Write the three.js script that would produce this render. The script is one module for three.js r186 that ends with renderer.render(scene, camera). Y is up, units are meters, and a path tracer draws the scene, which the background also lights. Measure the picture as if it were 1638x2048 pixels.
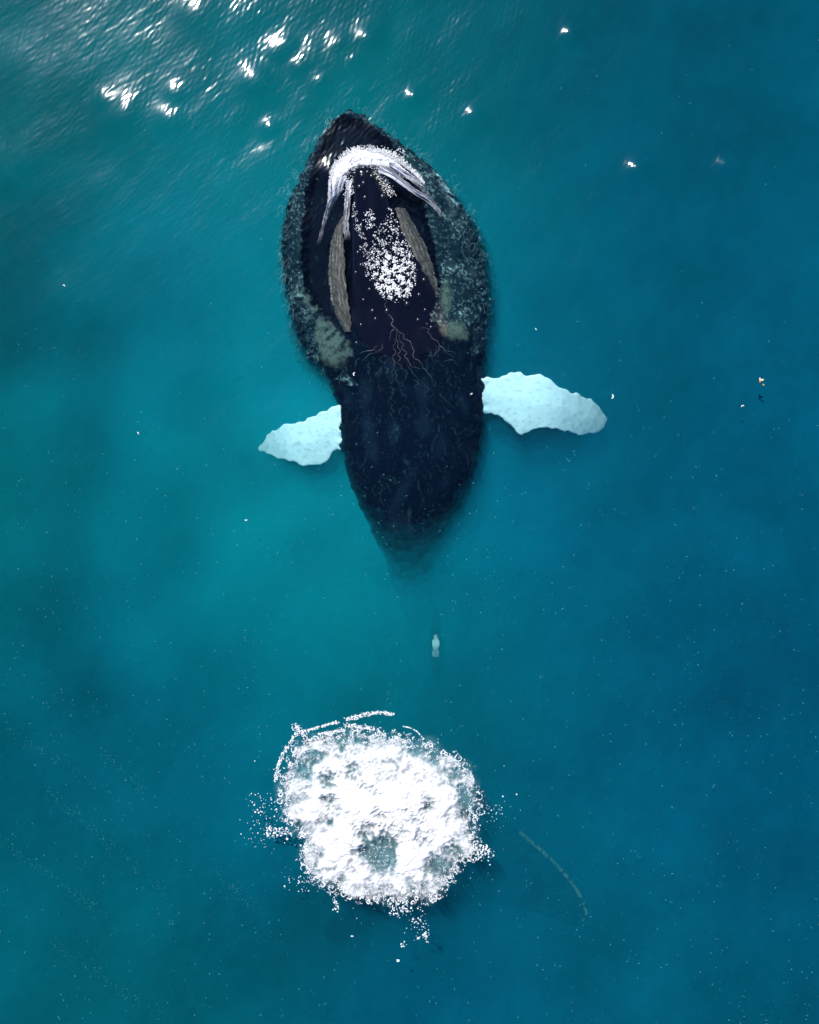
import * as THREE from 'three';
import { Sky } from 'three/addons/objects/Sky.js';
import { mergeGeometries } from 'three/addons/utils/BufferGeometryUtils.js';
import { createNoise2D, createNoise3D } from 'simplex-noise';

// ---------------------------------------------------------------- camera, sky, sun, exposure
const scene = new THREE.Scene();
const H = 20;                                        // a drone twenty metres above the sea, looking straight down
const camera = new THREE.PerspectiveCamera(2 * Math.atan(8.192 / H) * 180 / Math.PI, 0.8, 0.1, 3000);
camera.position.set(0, H, 0); camera.up.set(0, 0, -1); camera.lookAt(0, 0, 0);
const ZENITH = 31.5 * Math.PI / 180, AZIMUTH = Math.atan2(-0.42, -0.91);
const SUN = new THREE.Vector3(Math.sin(ZENITH) * Math.sin(AZIMUTH), Math.cos(ZENITH), Math.sin(ZENITH) * Math.cos(AZIMUTH));
const sky = new Sky(); sky.scale.setScalar(2000); sky.name = 'sky'; sky.userData.kind = 'structure';
sky.material.uniforms.turbidity.value = 2.5; sky.material.uniforms.rayleigh.value = 1.1;
sky.material.uniforms.mieCoefficient.value = 0.003; sky.material.uniforms.mieDirectionalG.value = 0.88;
sky.material.uniforms.cloudCoverage.value = 0; sky.material.uniforms.sunPosition.value.copy(SUN);
scene.add(sky); scene.environmentIntensity = 0.1;
const sun = new THREE.DirectionalLight(0xfff7ec, 4); sun.position.copy(SUN).multiplyScalar(60);
sun.castShadow = true; sun.shadow.mapSize.set(4096, 4096);
Object.assign(sun.shadow.camera, { left: -14, right: 14, top: 14, bottom: -14, near: 1, far: 120 });
scene.add(sun, sun.target);
const renderer = new THREE.WebGLRenderer({ antialias: true });
renderer.shadowMap.enabled = true; renderer.toneMapping = THREE.LinearToneMapping; renderer.toneMappingExposure = 1.5;

// ---------------------------------------------------------------- helpers
let seed = 7; const rnd = () => { seed = (seed * 1664525 + 1013904223) >>> 0; return seed / 4294967296; };
const n2 = createNoise2D(rnd), n3 = createNoise3D(rnd);
const clamp = (v, a = 0, b = 1) => v < a ? a : v > b ? b : v;
const sstep = (a, b, v) => { const t = clamp((v - a) / (b - a)); return t * t * (3 - 2 * t); };
const lerp = (a, b, t) => a + (b - a) * t;
const rgb = (r, g, b) => new THREE.Color().setRGB(r, g, b);
const PX = 125;                                       // picture pixels for each metre of sea surface
const P = (px, py, y = 0) => { const k = (H - y) / H / PX; return new THREE.Vector3((px - 819) * k, y, (py - 1024) * k); };
const pts = (list, y = 0) => list.map(([a, b]) => { const p = P(a, b, y); return [p.x, p.z]; });
function polyDist(poly, x, z) {                       // signed distance to a closed outline, negative inside
  let d = 1e9, inside = false;
  for (let i = 0, j = poly.length - 1; i < poly.length; j = i++) {
    const ax = poly[j][0], az = poly[j][1], bx = poly[i][0], bz = poly[i][1], ex = bx - ax, ez = bz - az, wx = x - ax, wz = z - az;
    const t = clamp((wx * ex + wz * ez) / (ex * ex + ez * ez)), qx = wx - ex * t, qz = wz - ez * t;
    d = Math.min(d, qx * qx + qz * qz);
    if ((bz > z) !== (az > z) && x < (ax - bx) * (z - bz) / (az - bz) + bx) inside = !inside;
  }
  return inside ? -Math.sqrt(d) : Math.sqrt(d);
}
function smoothPoly(poly, n = 4) {                    // a rounded outline through the given points
  return new THREE.CatmullRomCurve3(poly.map(([x, z]) => new THREE.Vector3(x, 0, z)), true, 'centripetal').getPoints(poly.length * n).slice(0, -1).map((p) => [p.x, p.z]);
}
const numbered = {};
function named(o, name) { const n = numbered[name] = (numbered[name] ?? -1) + 1; o.name = n ? name + '_' + String(n).padStart(3, '0') : name; return o; }
function tag(o, label, category, group, kind) { Object.assign(o.userData, label && { label }, category && { category }, group && { group }, kind && { kind }); return o; }
function shade(o) { o.traverse((m) => { if (m.isMesh) { m.castShadow = true; m.receiveShadow = true; } }); return o; }
function part(name, g, mat, parent) { const m = new THREE.Mesh(g, mat); m.name = name; parent.add(m); return m; }
function gridMesh(xs, zs, fn, skip) {
  const nx = xs.length, nz = zs.length, pos = new Float32Array(nx * nz * 3), idx = [];
  for (let j = 0, o = 0; j < nz; j++) for (let i = 0; i < nx; i++) { pos[o++] = xs[i]; pos[o++] = fn(xs[i], zs[j]); pos[o++] = zs[j]; }
  for (let j = 0; j < nz - 1; j++) for (let i = 0; i < nx - 1; i++) { if (skip && skip(i, j)) continue; const a = j * nx + i, b = a + 1, c = a + nx, d = c + 1; idx.push(a, c, b, b, c, d); }
  const g = new THREE.BufferGeometry(); g.setAttribute('position', new THREE.BufferAttribute(pos, 3)); g.setIndex(idx); return g;
}
function axis(half, step, far) { const a = []; for (let v = 0; v <= half; v += step) a.push(v); let s = step; while (a[a.length - 1] < far) { s *= 1.35; a.push(a[a.length - 1] + s); } return [...a.slice(1).map((v) => -v).reverse(), ...a]; }
const ico = new THREE.IcosahedronGeometry(1, 1), ico0 = new THREE.IcosahedronGeometry(1, 0);
const M4 = new THREE.Matrix4(), Q4 = new THREE.Quaternion(), V1 = new THREE.Vector3(), V2 = new THREE.Vector3(), E1 = new THREE.Euler();
function blobs(name, list, mat, parent, geometry = ico, kind = 'stuff') {   // list of [x, y, z, radius, stretch?, heading?]
  const m = new THREE.InstancedMesh(geometry, mat, list.length); m.name = name; m.userData.kind = kind;
  list.forEach(([x, y, z, r, st = 1, hd = 0, tilt = 0], k) => { M4.compose(V1.set(x, y, z), Q4.setFromEuler(E1.set(tilt, hd, 0, 'YXZ')), V2.set(r, r * (st > 1 ? 1 : 0.85), r * st)); m.setMatrixAt(k, M4); });
  parent.add(m); return m;
}
function heads(fn, n) { const out = []; for (let k = 0; k < n; k++) { const p = fn(k); if (p) out.push(p); } return out; }

// ---------------------------------------------------------------- outlines read off the photograph
const JAW_OUT = smoothPoly(pts([[699, 203], [682, 208], [664, 222], [648, 246], [626, 276], [606, 312], [588, 346], [570, 380], [558, 430], [553, 485], [558, 540], [567, 590], [577, 645], [600, 705], [645, 752], [700, 800], [800, 840], [900, 810], [955, 755], [986, 690], [996, 612], [991, 545], [980, 485], [965, 440], [936, 394], [904, 352], [870, 313], [830, 288], [794, 266], [752, 236], [722, 213]]));
const JAW_IN = smoothPoly(pts([[693, 226], [676, 234], [653, 256], [631, 305], [615, 354], [606, 414], [600, 491], [600, 547], [615, 594], [640, 632], [670, 668], [760, 690], [860, 640], [880, 582], [880, 547], [871, 491], [861, 445], [849, 398], [831, 356], [812, 322], [790, 286], [755, 256], [716, 232]]));
const FLIP_L = smoothPoly(pts([[700, 815], [664, 819], [612, 838], [575, 847], [545, 858], [517, 878], [507, 894], [530, 907], [562, 918], [600, 927], [636, 931], [664, 905], [700, 880]], -0.5), 5);
const FLIP_R = smoothPoly(pts([[940, 765], [972, 761], [1020, 750], [1073, 752], [1110, 767], [1150, 784], [1190, 796], [1215, 815], [1227, 844], [1205, 862], [1150, 864], [1110, 854], [1075, 858], [1045, 868], [1010, 842], [985, 824], [940, 820]], -0.5), 5);
const FLUKE = smoothPoly(pts([[884, 1585], [935, 1585], [985, 1606], [1045, 1650], [1100, 1698], [1145, 1752], [1163, 1800], [1140, 1822], [1095, 1806], [1030, 1790], [960, 1780], [920, 1800], [885, 1784], [820, 1800], [755, 1822], [700, 1845], [664, 1852], [655, 1830], [690, 1775], [745, 1700], [815, 1635]], -2.3), 3);
const TRUNK = pts([[645, 740], [680, 860], [714, 980], [760, 1060], [800, 1120], [840, 1300], [865, 1480], [880, 1600], [925, 1600], [915, 1480], [905, 1300], [890, 1120], [890, 1060], [930, 980], [970, 860], [963, 740]], -1);
const FOAM = smoothPoly(pts([[593, 1493], [627, 1476], [671, 1469], [716, 1462], [760, 1472], [788, 1471], [822, 1479], [856, 1486], [887, 1506], [911, 1513], [935, 1541], [952, 1578], [957, 1612], [941, 1643], [948, 1674], [952, 1698], [924, 1725], [897, 1759], [866, 1795], [822, 1797], [781, 1797], [740, 1797], [699, 1790], [678, 1777], [641, 1766], [613, 1739], [608, 1705], [610, 1677], [583, 1653], [569, 1612], [562, 1571], [572, 1541], [583, 1517]]), 4);

// ---------------------------------------------------------------- the sea: rippled surface, murk, deep water
const WAVES = [];
for (let k = 0; k < 8; k++) { const L = 0.17 * Math.pow(1.5, k), a = (k < 3 ? 0.7 : 0.95) + (rnd() - 0.5) * (k < 3 ? 0.9 : 1.9); WAVES.push([Math.cos(a), Math.sin(a), L, L * [0.0009, 0.0014, 0.0022, 0.0030, 0.0034, 0.0030, 0.0024, 0.002][k], rnd() * 6.28]); }
// wavelets added for sun glints, each tilted to mirror sun to camera: [px, py, size]
const GLINT_WAVELETS = [[243, 200, 26], [335, 213, 20], [499, 142, 22], [609, 104, 18], [657, 108, 22], [669, 77, 14], [718, 67, 18], [628, 152, 10], [651, 328, 15], [1262, 330, 13], [380, -4, 30], [346, 172, 9], [545, 90, 9], [566, 80, 6], [590, 123, 6], [696, 110, 8], [534, 245, 6], [818, 186, 7], [938, 222, 6], [1131, 62, 7], [1440, 324, 7], [211, 188, 6]].map(([px, py, size]) => {
  const p = P(px, py), n = new THREE.Vector3(0, H, 0).sub(p).normalize().add(SUN).normalize(), tilt = Math.hypot(n.x, n.z), s = 0.07 + size * 0.006;
  return [p.x - n.x / tilt * s, p.z - n.z / tilt * s, s, 1.03 * tilt / n.y * s / 0.6065];
});
function wave(x, z) {
  const r = Math.hypot(x, z * 0.85), calm = 1 - sstep(9, 30, r); if (calm <= 0) return 0;
  const gust = 0.75 + 0.45 * n2(x * 0.16 + 4, z * 0.16 - 2); let h = 0;
  for (const [dx, dz, L, A, p] of WAVES) h += A * Math.sin((dx * x + dz * z) * 6.2832 / L + p + 1.6 * n2(x * 0.4 + p, z * 0.4));
  h = calm * gust * (h + 0.0012 * n2(x * 4.1, z * 4.1 + 5) + 0.006 * n2(x * 0.8, z * 0.8));
  for (const [cx, cz, s, a] of GLINT_WAVELETS) { const q = ((x - cx) ** 2 + (z - cz) ** 2) / (2 * s * s); if (q < 9) h = h * (1 - 0.85 * Math.exp(-q * 0.5)) + a * Math.exp(-q); }
  return h;
}
const RIP = 4.2, ripple = (() => {                     // capillary ripples, running from upper left to lower right
  const n = 1024, d = new Float32Array(n * n * 4), w = [];
  for (let k = 0; k < 34; k++) { const a = 0.72 + (rnd() + rnd() - 1) * 0.75, f = 22 + 50 * rnd(); w.push([Math.round(Math.cos(a) * f), Math.round(Math.sin(a) * f), rnd() * 6.28, 30 / f]); }
  for (let j = 0; j < n; j++) for (let i = 0; i < n; i++) { let h = 0; for (const [a, b, p, g] of w) h += g * Math.sin((a * i + b * j) * 6.2832 / n + p); const o = (j * n + i) * 4; d[o] = d[o + 1] = d[o + 2] = 0.5 + h / 22; d[o + 3] = 1; }
  const t = new THREE.DataTexture(d, n, n, THREE.RGBAFormat, THREE.FloatType); t.wrapS = t.wrapT = THREE.RepeatWrapping; t.magFilter = THREE.LinearFilter; t.needsUpdate = true; return t;
})();
const surface = new THREE.Mesh(gridMesh(axis(8.6, 0.045, 500), axis(10.6, 0.045, 500), wave), new THREE.MeshPhysicalMaterial({ color: rgb(0.74, 0.985, 1), roughness: 0.095, bumpMap: ripple, bumpScale: 0.0028, transmission: 1, thickness: 0, ior: 1.33, side: THREE.DoubleSide }));
{ const p = surface.geometry.attributes.position, uv = new Float32Array(p.count * 2); for (let i = 0; i < p.count; i++) { uv[i * 2] = p.getX(i) / RIP; uv[i * 2 + 1] = p.getZ(i) / RIP; } surface.geometry.setAttribute('uv', new THREE.BufferAttribute(uv, 2)); }
surface.geometry.computeVertexNormals(); surface.name = 'sea_surface'; tag(surface, 0, 0, 0, 'structure'); scene.add(surface);

// murk: suspended plankton that hides what lies deeper, in layers of [depth, share of the view lost there]; the deep water has the colour that endless layers of it would have
const deepColor = [0.0006, 0.077, 0.105], LAYERS = [[0.42, 0.025], [0.49, 0.03], [0.57, 0.04], [0.66, 0.055], [0.76, 0.075], [0.88, 0.1], [1.01, 0.13], [1.15, 0.16], [1.31, 0.2], [1.5, 0.24], [1.72, 0.28], [1.96, 0.29]];
const murkColor = (o) => deepColor.map((R) => { const t = 1 - o; let r = 0.5 * o * R; for (let k = 0; k < 60; k++) r = R - t * t * R / (1 - r * R); return r / o; });
const near = (x, z) => Math.min(polyDist(JAW_OUT, x, z), polyDist(TRUNK, x, z), polyDist(FLIP_L, x, z), polyDist(FLIP_R, x, z));
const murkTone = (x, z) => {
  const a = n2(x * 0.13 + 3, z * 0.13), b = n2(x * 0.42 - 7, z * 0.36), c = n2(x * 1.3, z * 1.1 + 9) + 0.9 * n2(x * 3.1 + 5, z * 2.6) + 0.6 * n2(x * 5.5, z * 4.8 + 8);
  const paintedGlow = Math.exp(-(((x + 1.3 + 0.8 * b) / 3.6) ** 2) - (((z + 1.4 + 0.9 * a) / 4.6) ** 2));  // glow of scattered light round the whale, painted into the murk colour
  return [0.8 + 0.10 * a + 0.09 * b + 0.04 * c + 1.0 * paintedGlow, clamp((-x * 0.10 - z * 0.045) + 0.5 * n2(x * 0.1, z * 0.1 + 30), -1, 1)];
};
function tint(g) {                                    // plankton-rich water is greener, clear water is bluer, in patches
  const p = g.attributes.position, c = new Float32Array(p.count * 3), n = new Float32Array(p.count * 3);
  for (let i = 0; i < p.count; i++) {
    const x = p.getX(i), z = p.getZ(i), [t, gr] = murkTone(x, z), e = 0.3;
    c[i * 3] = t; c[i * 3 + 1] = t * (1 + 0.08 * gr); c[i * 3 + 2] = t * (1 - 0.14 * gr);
    const sx = 0.10 * (n2((x + e) * 0.5, z * 0.5 + 60) - n2((x - e) * 0.5, z * 0.5 + 60)), sz = 0.10 * (n2(x * 0.5, (z + e) * 0.5 + 60) - n2(x * 0.5, (z - e) * 0.5 + 60)), l = Math.hypot(sx, 1, sz);
    n[i * 3] = -sx / l; n[i * 3 + 1] = 1 / l; n[i * 3 + 2] = -sz / l;
  }
  g.setAttribute('color', new THREE.BufferAttribute(c, 3)); g.setAttribute('normal', new THREE.BufferAttribute(n, 3)); return g;
}
const DEEP = 2.25;
const deepAt = (x, z) => Math.abs(x) > 9 || Math.abs(z) > 11 ? 0.38 : Math.max(lerp(DEEP, 0.38, sstep(0.0, 1.7, near(x, z))), lerp(1.8, 0.38, sstep(-0.2, 1.1, polyDist(FLUKE, x, z))));
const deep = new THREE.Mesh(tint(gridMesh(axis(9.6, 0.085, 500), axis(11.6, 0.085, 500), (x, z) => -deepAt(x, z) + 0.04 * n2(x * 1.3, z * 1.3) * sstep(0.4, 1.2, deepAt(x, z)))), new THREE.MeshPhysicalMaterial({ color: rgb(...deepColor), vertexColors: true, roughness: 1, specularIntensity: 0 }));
deep.name = 'deep_water'; tag(deep, 0, 0, 0, 'structure'); scene.add(deep);
const murkMats = {}, murkMat = (o) => murkMats[o] ??= new THREE.MeshPhysicalMaterial({ color: rgb(...murkColor(o)), vertexColors: true, roughness: 1, specularIntensity: 0, transparent: true, opacity: o, side: THREE.DoubleSide });
const murk = new THREE.Group(); murk.name = 'murky_water'; tag(murk, 0, 0, 0, 'structure');
LAYERS.forEach(([d, o], k) => {
  const xs = [], zs = []; for (let v = -6.2; v < 6.6; v += 0.095) xs.push(v); for (let v = -8.6; v < 8.8; v += 0.095) zs.push(v);
  const gap = (LAYERS[k + 1]?.[0] ?? d + 0.4) - d, keep = new Uint8Array(xs.length * zs.length);
  xs.forEach((x, i) => zs.forEach((z, j) => { keep[j * xs.length + i] = deepAt(x, z) > d - gap ? 1 : 0; }));
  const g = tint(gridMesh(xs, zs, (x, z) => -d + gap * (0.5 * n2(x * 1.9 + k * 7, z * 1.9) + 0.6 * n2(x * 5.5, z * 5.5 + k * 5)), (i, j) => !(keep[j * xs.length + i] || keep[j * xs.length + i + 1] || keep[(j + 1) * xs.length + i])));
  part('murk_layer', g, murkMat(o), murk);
});
scene.add(murk);
console.log('sea built');

// ---------------------------------------------------------------- the whale
// body: one closed surface meshed from a distance field. Spines are [py, px, half width in pixels, top, bottom]
const spine = (rows) => {
  const k = rows.map(([py, px, hw, top, bot]) => { const y = top - 0.35 * Math.min(1, top - bot), c = P(px, py, y); return { z: c.z, v: [c.x, hw * (H - y) / H / PX, top, bot] }; });
  return (z) => {
    if (z <= k[0].z || z >= k[k.length - 1].z) return null;
    let i = 0; while (k[i + 1].z < z) i++;
    const a = k[Math.max(0, i - 1)], b = k[i], c = k[i + 1], d = k[Math.min(k.length - 1, i + 2)], t = (z - b.z) / (c.z - b.z);
    return b.v.map((_, n) => { const m1 = (c.v[n] - a.v[n]) / (c.z - a.z) * (c.z - b.z), m2 = (d.v[n] - b.v[n]) / (d.z - b.z) * (c.z - b.z); return (2 * t ** 3 - 3 * t * t + 1) * b.v[n] + (t ** 3 - 2 * t * t + t) * m1 + (-2 * t ** 3 + 3 * t * t) * c.v[n] + (t ** 3 - t * t) * m2; });
  };
};
const trunkAt = spine([[545, 778, 60, -0.6, -1.2], [570, 782, 105, -0.35, -1.4], [620, 790, 148, -0.06, -1.6], [680, 802, 168, 0.0, -1.75], [740, 808, 160, -0.05, -1.7], [804, 822, 150, -0.1, -1.7], [872, 824, 146, -0.14, -1.75], [930, 823, 132, -0.17, -1.6], [990, 822, 113, -0.26, -1.7], [1035, 820, 90, -0.38, -1.8], [1075, 818, 68, -0.54, -1.9], [1110, 820, 54, -0.78, -2.1], [1150, 824, 46, -1.1, -2.4], [1200, 834, 42, -1.5, -2.7], [1300, 862, 40, -1.95, -2.9], [1450, 888, 34, -2.05, -2.7], [1600, 906, 26, -1.95, -2.4], [1690, 916, 18, -1.9, -2.2], [1740, 918, 8, -1.9, -2.05]]);
const snoutAt = spine([[331, 722, 2, 0.42, 0.36], [338, 724, 14, 0.52, 0.25], [352, 728, 22, 0.55, 0.22], [375, 733, 28, 0.54, 0.2], [402, 742, 36, 0.49, 0.16], [440, 748, 45, 0.42, 0.1], [500, 765, 62, 0.32, 0.03], [560, 783, 80, 0.22, -0.08], [620, 793, 94, 0.12, -0.3], [680, 802, 104, 0.05, -0.5], [750, 812, 90, -0.08, -0.6], [820, 820, 40, -0.25, -0.5]]);
function loft(s, x, y, upper) {                       // distance to an oval section, flatter on top
  const [cx, w, top, bot] = s, yc = top - (top - bot) * upper, h = y > yc ? top - yc : yc - bot, ax = Math.abs(x - cx) / w, ay = Math.abs(y - yc) / h;
  const r = Math.pow(Math.pow(ax, 2.6) + Math.pow(ay, 2.6), 1 / 2.6);
  return (r - 1) * Math.min(w, h) * (r < 1 ? 1 : 0.8);
}
const smin = (a, b, k) => { const h = Math.max(k - Math.abs(a - b), 0) / k; return Math.min(a, b) - h * h * k * 0.25; };
// plan grid: jaw height, flippers, flukes
const VX = 0.022, X0 = -3.3, Z0 = -6.95, Y0 = -3.9, NX = 320, NZ = 660, NY = 224;
const jawTop = new Float32Array(NX * NZ), sFL = new Float32Array(NX * NZ), sFR = new Float32Array(NX * NZ), sFK = new Float32Array(NX * NZ), inMouth = new Float32Array(NX * NZ);
for (let j = 0; j < NZ; j++) for (let i = 0; i < NX; i++) {
  const o = j * NX + i, x = X0 + i * VX, z = Z0 + j * VX;
  jawTop[o] = -9; inMouth[o] = 9; sFL[o] = sFR[o] = sFK[o] = 9;
  if (z < -1.2) {                                      // wavy edges: refraction by choppy water, put into the shape of the lip
    const f = 1 - sstep(-2.6, -1.9, z), wx = x + f * (0.035 * n2(x * 5, z * 7) + 0.018 * n2(x * 14, z * 15 + 4)), wz = z + f * (0.03 * n2(x * 5 + 20, z * 6) + 0.016 * n2(x * 13, z * 14 + 40));
    const so = polyDist(JAW_OUT, wx, wz);
    if (so < 0.6) {
      const si = polyDist(JAW_IN, wx, wz); inMouth[o] = si;
      let T;
      if (si <= 0) T = -0.05 - 0.2 * sstep(0, 0.14, -si);
      else if (so < 0) { const u = si / (si - so); T = -0.04 - 0.14 * u - 0.7 * Math.pow(u, 5) + 0.03 * n2(x * 4, z * 5); }
      else T = -0.94 - 3 * so;
      jawTop[o] = lerp(T, -0.75, sstep(-3.0, -2.65, z) * sstep(-0.28, -0.42, so));
    }
  }
  if (z > -2.3 && z < -0.2) {
    const w = 0.008 * Math.sin(x * 30 + 3 * n2(x * 2, z * 2)) + 0.016 * n2(x * 7, z * 7);
    sFL[o] = x < 0.2 ? polyDist(FLIP_L, x, z + w) : 9; sFR[o] = x > 0.2 ? polyDist(FLIP_R, x, z + w) : 9;
  }
  if (z > 4.5) sFK[o] = polyDist(FLUKE, x, z);
}
const warpX = new Float32Array(NX * NZ), warpZ = new Float32Array(NX * NZ);   // wobble of refraction by the water, put into the body shape
for (let j = 0; j < NZ; j++) for (let i = 0; i < NX; i++) { const o = j * NX + i, x = X0 + i * VX, z = Z0 + j * VX; warpX[o] = 0.03 * n2(x * 2.6, z * 4.2) + 0.014 * n2(x * 8, z * 12); warpZ[o] = 0.03 * n2(x * 4.2 + 9, z * 2.6) + 0.012 * n2(x * 11, z * 9 + 5); }
const look = (a, x, z) => { const i = clamp((x - X0) / VX, 0, NX - 1.001), j = clamp((z - Z0) / VX, 0, NZ - 1.001), i0 = i | 0, j0 = j | 0, u = i - i0, v = j - j0, o = j0 * NX + i0; return (a[o] * (1 - u) + a[o + 1] * u) * (1 - v) + (a[o + NX] * (1 - u) + a[o + NX + 1] * u) * v; };
const blade = (s, y, mid, th) => { const t = th * clamp(0.4 - s * 1.5, 0.4, 1); return Math.max(s, (Math.abs(y - mid) - t) * 0.8); };
const lumps = [[668, 704, -0.13, 0.26, 0.12, 0.29], [650, 672, -0.16, 0.2, 0.1, 0.2], [906, 661, -0.15, 0.25, 0.12, 0.16], [892, 600, -0.16, 0.1, 0.1, 0.3], [925, 672, -0.2, 0.12, 0.08, 0.1]].map(([px, py, y, a, b, c]) => [P(px, py, y), a, b, c]);
const fin = P(872, 1285, -1.05);
function field(x, y, z) {
  let d = 9; const s = trunkAt(z), wx = x + look(warpX, x, z), wz = z + look(warpZ, x, z);
  if (s) d = loft(s, wx, y, 0.38);
  const r = snoutAt(z);
  if (r) { const keel = 0.035 * Math.exp(-(((x - r[0]) / (0.22 * r[1] + 0.02)) ** 2)); d = smin(d, loft([r[0], r[1], r[2], r[3]], x, y - keel * sstep(-5.2, -4.6, z), 0.55), 0.12); }
  if (z < -1) {
    const T = look(jawTop, x, z);
    if (T > -8) d = smin(d, Math.max((y - T) * 0.55, -1.35 - y), r ? 0.05 : 0.12);
    for (const [c, a, b, e] of lumps) { const q = Math.sqrt(((x - c.x) / a) ** 2 + ((y - c.y) / b) ** 2 + ((z - c.z) / e) ** 2); if (q < 2) d = smin(d, (q - 1) * b, 0.05); }
  }
  if (z > -2.4 && z < -0.1) {
    const fx = x + 0.03 * n2(x * 2.2, z * 3.4), fz = z + 0.03 * n2(x * 3.4 + 9, z * 2.2), a = look(sFL, fx, fz), b = look(sFR, fx, fz);
    if (a < 1) d = smin(d, blade(a, y, -0.46 - 0.36 * (z + 1.62) - 0.55 * sstep(-1.6, -2.8, x), 0.06), 0.1);
    if (b < 1) d = smin(d, blade(b, y, -0.43 - 0.36 * (z + 2.1) - 0.6 * sstep(2.1, 3.6, x), 0.06), 0.1);
  }
  if (z > 1.5 && z < 3.2) { const t = clamp((z - fin.z + 0.5) / 0.9), h = fin.y - 0.1 - 0.9 * Math.abs(t - 0.62) ** 1.3; d = smin(d, Math.max(Math.abs(x - fin.x) - 0.04 - 0.1 * clamp(h + 0.2 - y), (y - h) * 0.6, -2.3 - y, Math.abs(z - fin.z) - 0.55), 0.12); }
  if (z > 4.3) { const k = look(sFK, x, z); if (k < 1) d = smin(d, blade(k, y, -1.72 + 0.1 * Math.abs(x - 0.8), 0.07), 0.12); }
  return d;
}
const B = 8, val = new Float32Array(NX * NY * NZ).fill(1), at = (i, j, k) => (k * NY + j) * NX + i;
for (let bk = 0; bk < NZ; bk += B) for (let bj = 0; bj < NY; bj += B) for (let bi = 0; bi < NX; bi += B) {
  const c = field(X0 + (bi + B / 2) * VX, Y0 + (bj + B / 2) * VX, Z0 + (bk + B / 2) * VX);
  const all = Math.abs(c) < 0.34;
  if (!all && c > 0) continue;
  for (let k = bk; k < Math.min(NZ, bk + B); k++) for (let j = bj; j < Math.min(NY, bj + B); j++) for (let i = bi; i < Math.min(NX, bi + B); i++) val[at(i, j, k)] = all ? field(X0 + i * VX, Y0 + j * VX, Z0 + k * VX) : -1;
}
console.log('field filled');
const cellId = new Int32Array(NX * NY * NZ).fill(-1), vp = [], vi = [];
const STEP = [1, NX, NX * NY];
for (let k = 0; k < NZ - 1; k++) for (let j = 0; j < NY - 1; j++) for (let i = 0; i < NX - 1; i++) {
  const o = at(i, j, k); let mask = 0;
  for (let c = 0; c < 8; c++) if (val[o + (c & 1) + ((c >> 1) & 1) * NX + (c >> 2) * NX * NY] < 0) mask |= 1 << c;
  if (mask === 0 || mask === 255) continue;
  let n = 0, sx = 0, sy = 0, sz = 0;
  for (let a = 0; a < 8; a++) for (let ax = 0; ax < 3; ax++) {
    if (a & (1 << ax)) continue; const b = a | (1 << ax);
    if (((mask >> a) & 1) === ((mask >> b) & 1)) continue;
    const va = val[o + (a & 1) + ((a >> 1) & 1) * NX + (a >> 2) * NX * NY], vb = val[o + (b & 1) + ((b >> 1) & 1) * NX + (b >> 2) * NX * NY], t = va / (va - vb);
    sx += (a & 1) + (ax === 0 ? t : 0); sy += ((a >> 1) & 1) + (ax === 1 ? t : 0); sz += (a >> 2) + (ax === 2 ? t : 0); n++;
  }
  cellId[o] = vp.length / 3; vp.push(X0 + (i + sx / n) * VX, Y0 + (j + sy / n) * VX, Z0 + (k + sz / n) * VX);
}
for (let k = 1; k < NZ - 1; k++) for (let j = 1; j < NY - 1; j++) for (let i = 1; i < NX - 1; i++) {
  const o = at(i, j, k), s = val[o] < 0;
  for (let ax = 0; ax < 3; ax++) {
    if (s === (val[o + STEP[ax]] < 0)) continue;
    const u = STEP[(ax + 1) % 3], v = STEP[(ax + 2) % 3], a = cellId[o], b = cellId[o - u], c = cellId[o - u - v], d = cellId[o - v];
    if (a < 0 || b < 0 || c < 0 || d < 0) continue;
    if (s) vi.push(a, b, c, a, c, d); else vi.push(a, c, b, a, d, c);
  }
}
const bodyGeo = new THREE.BufferGeometry(); bodyGeo.setAttribute('position', new THREE.Float32BufferAttribute(vp, 3)); bodyGeo.setIndex(vi); bodyGeo.computeVertexNormals();
const topY = (x, z) => { const i = Math.round((x - X0) / VX), k = Math.round((z - Z0) / VX); for (let j = NY - 2; j > 0; j--) if (val[at(i, j, k)] < 0) return Y0 + (j + val[at(i, j, k)] / (val[at(i, j, k)] - val[at(i, j + 1, k)])) * VX; return -4; };
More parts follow.
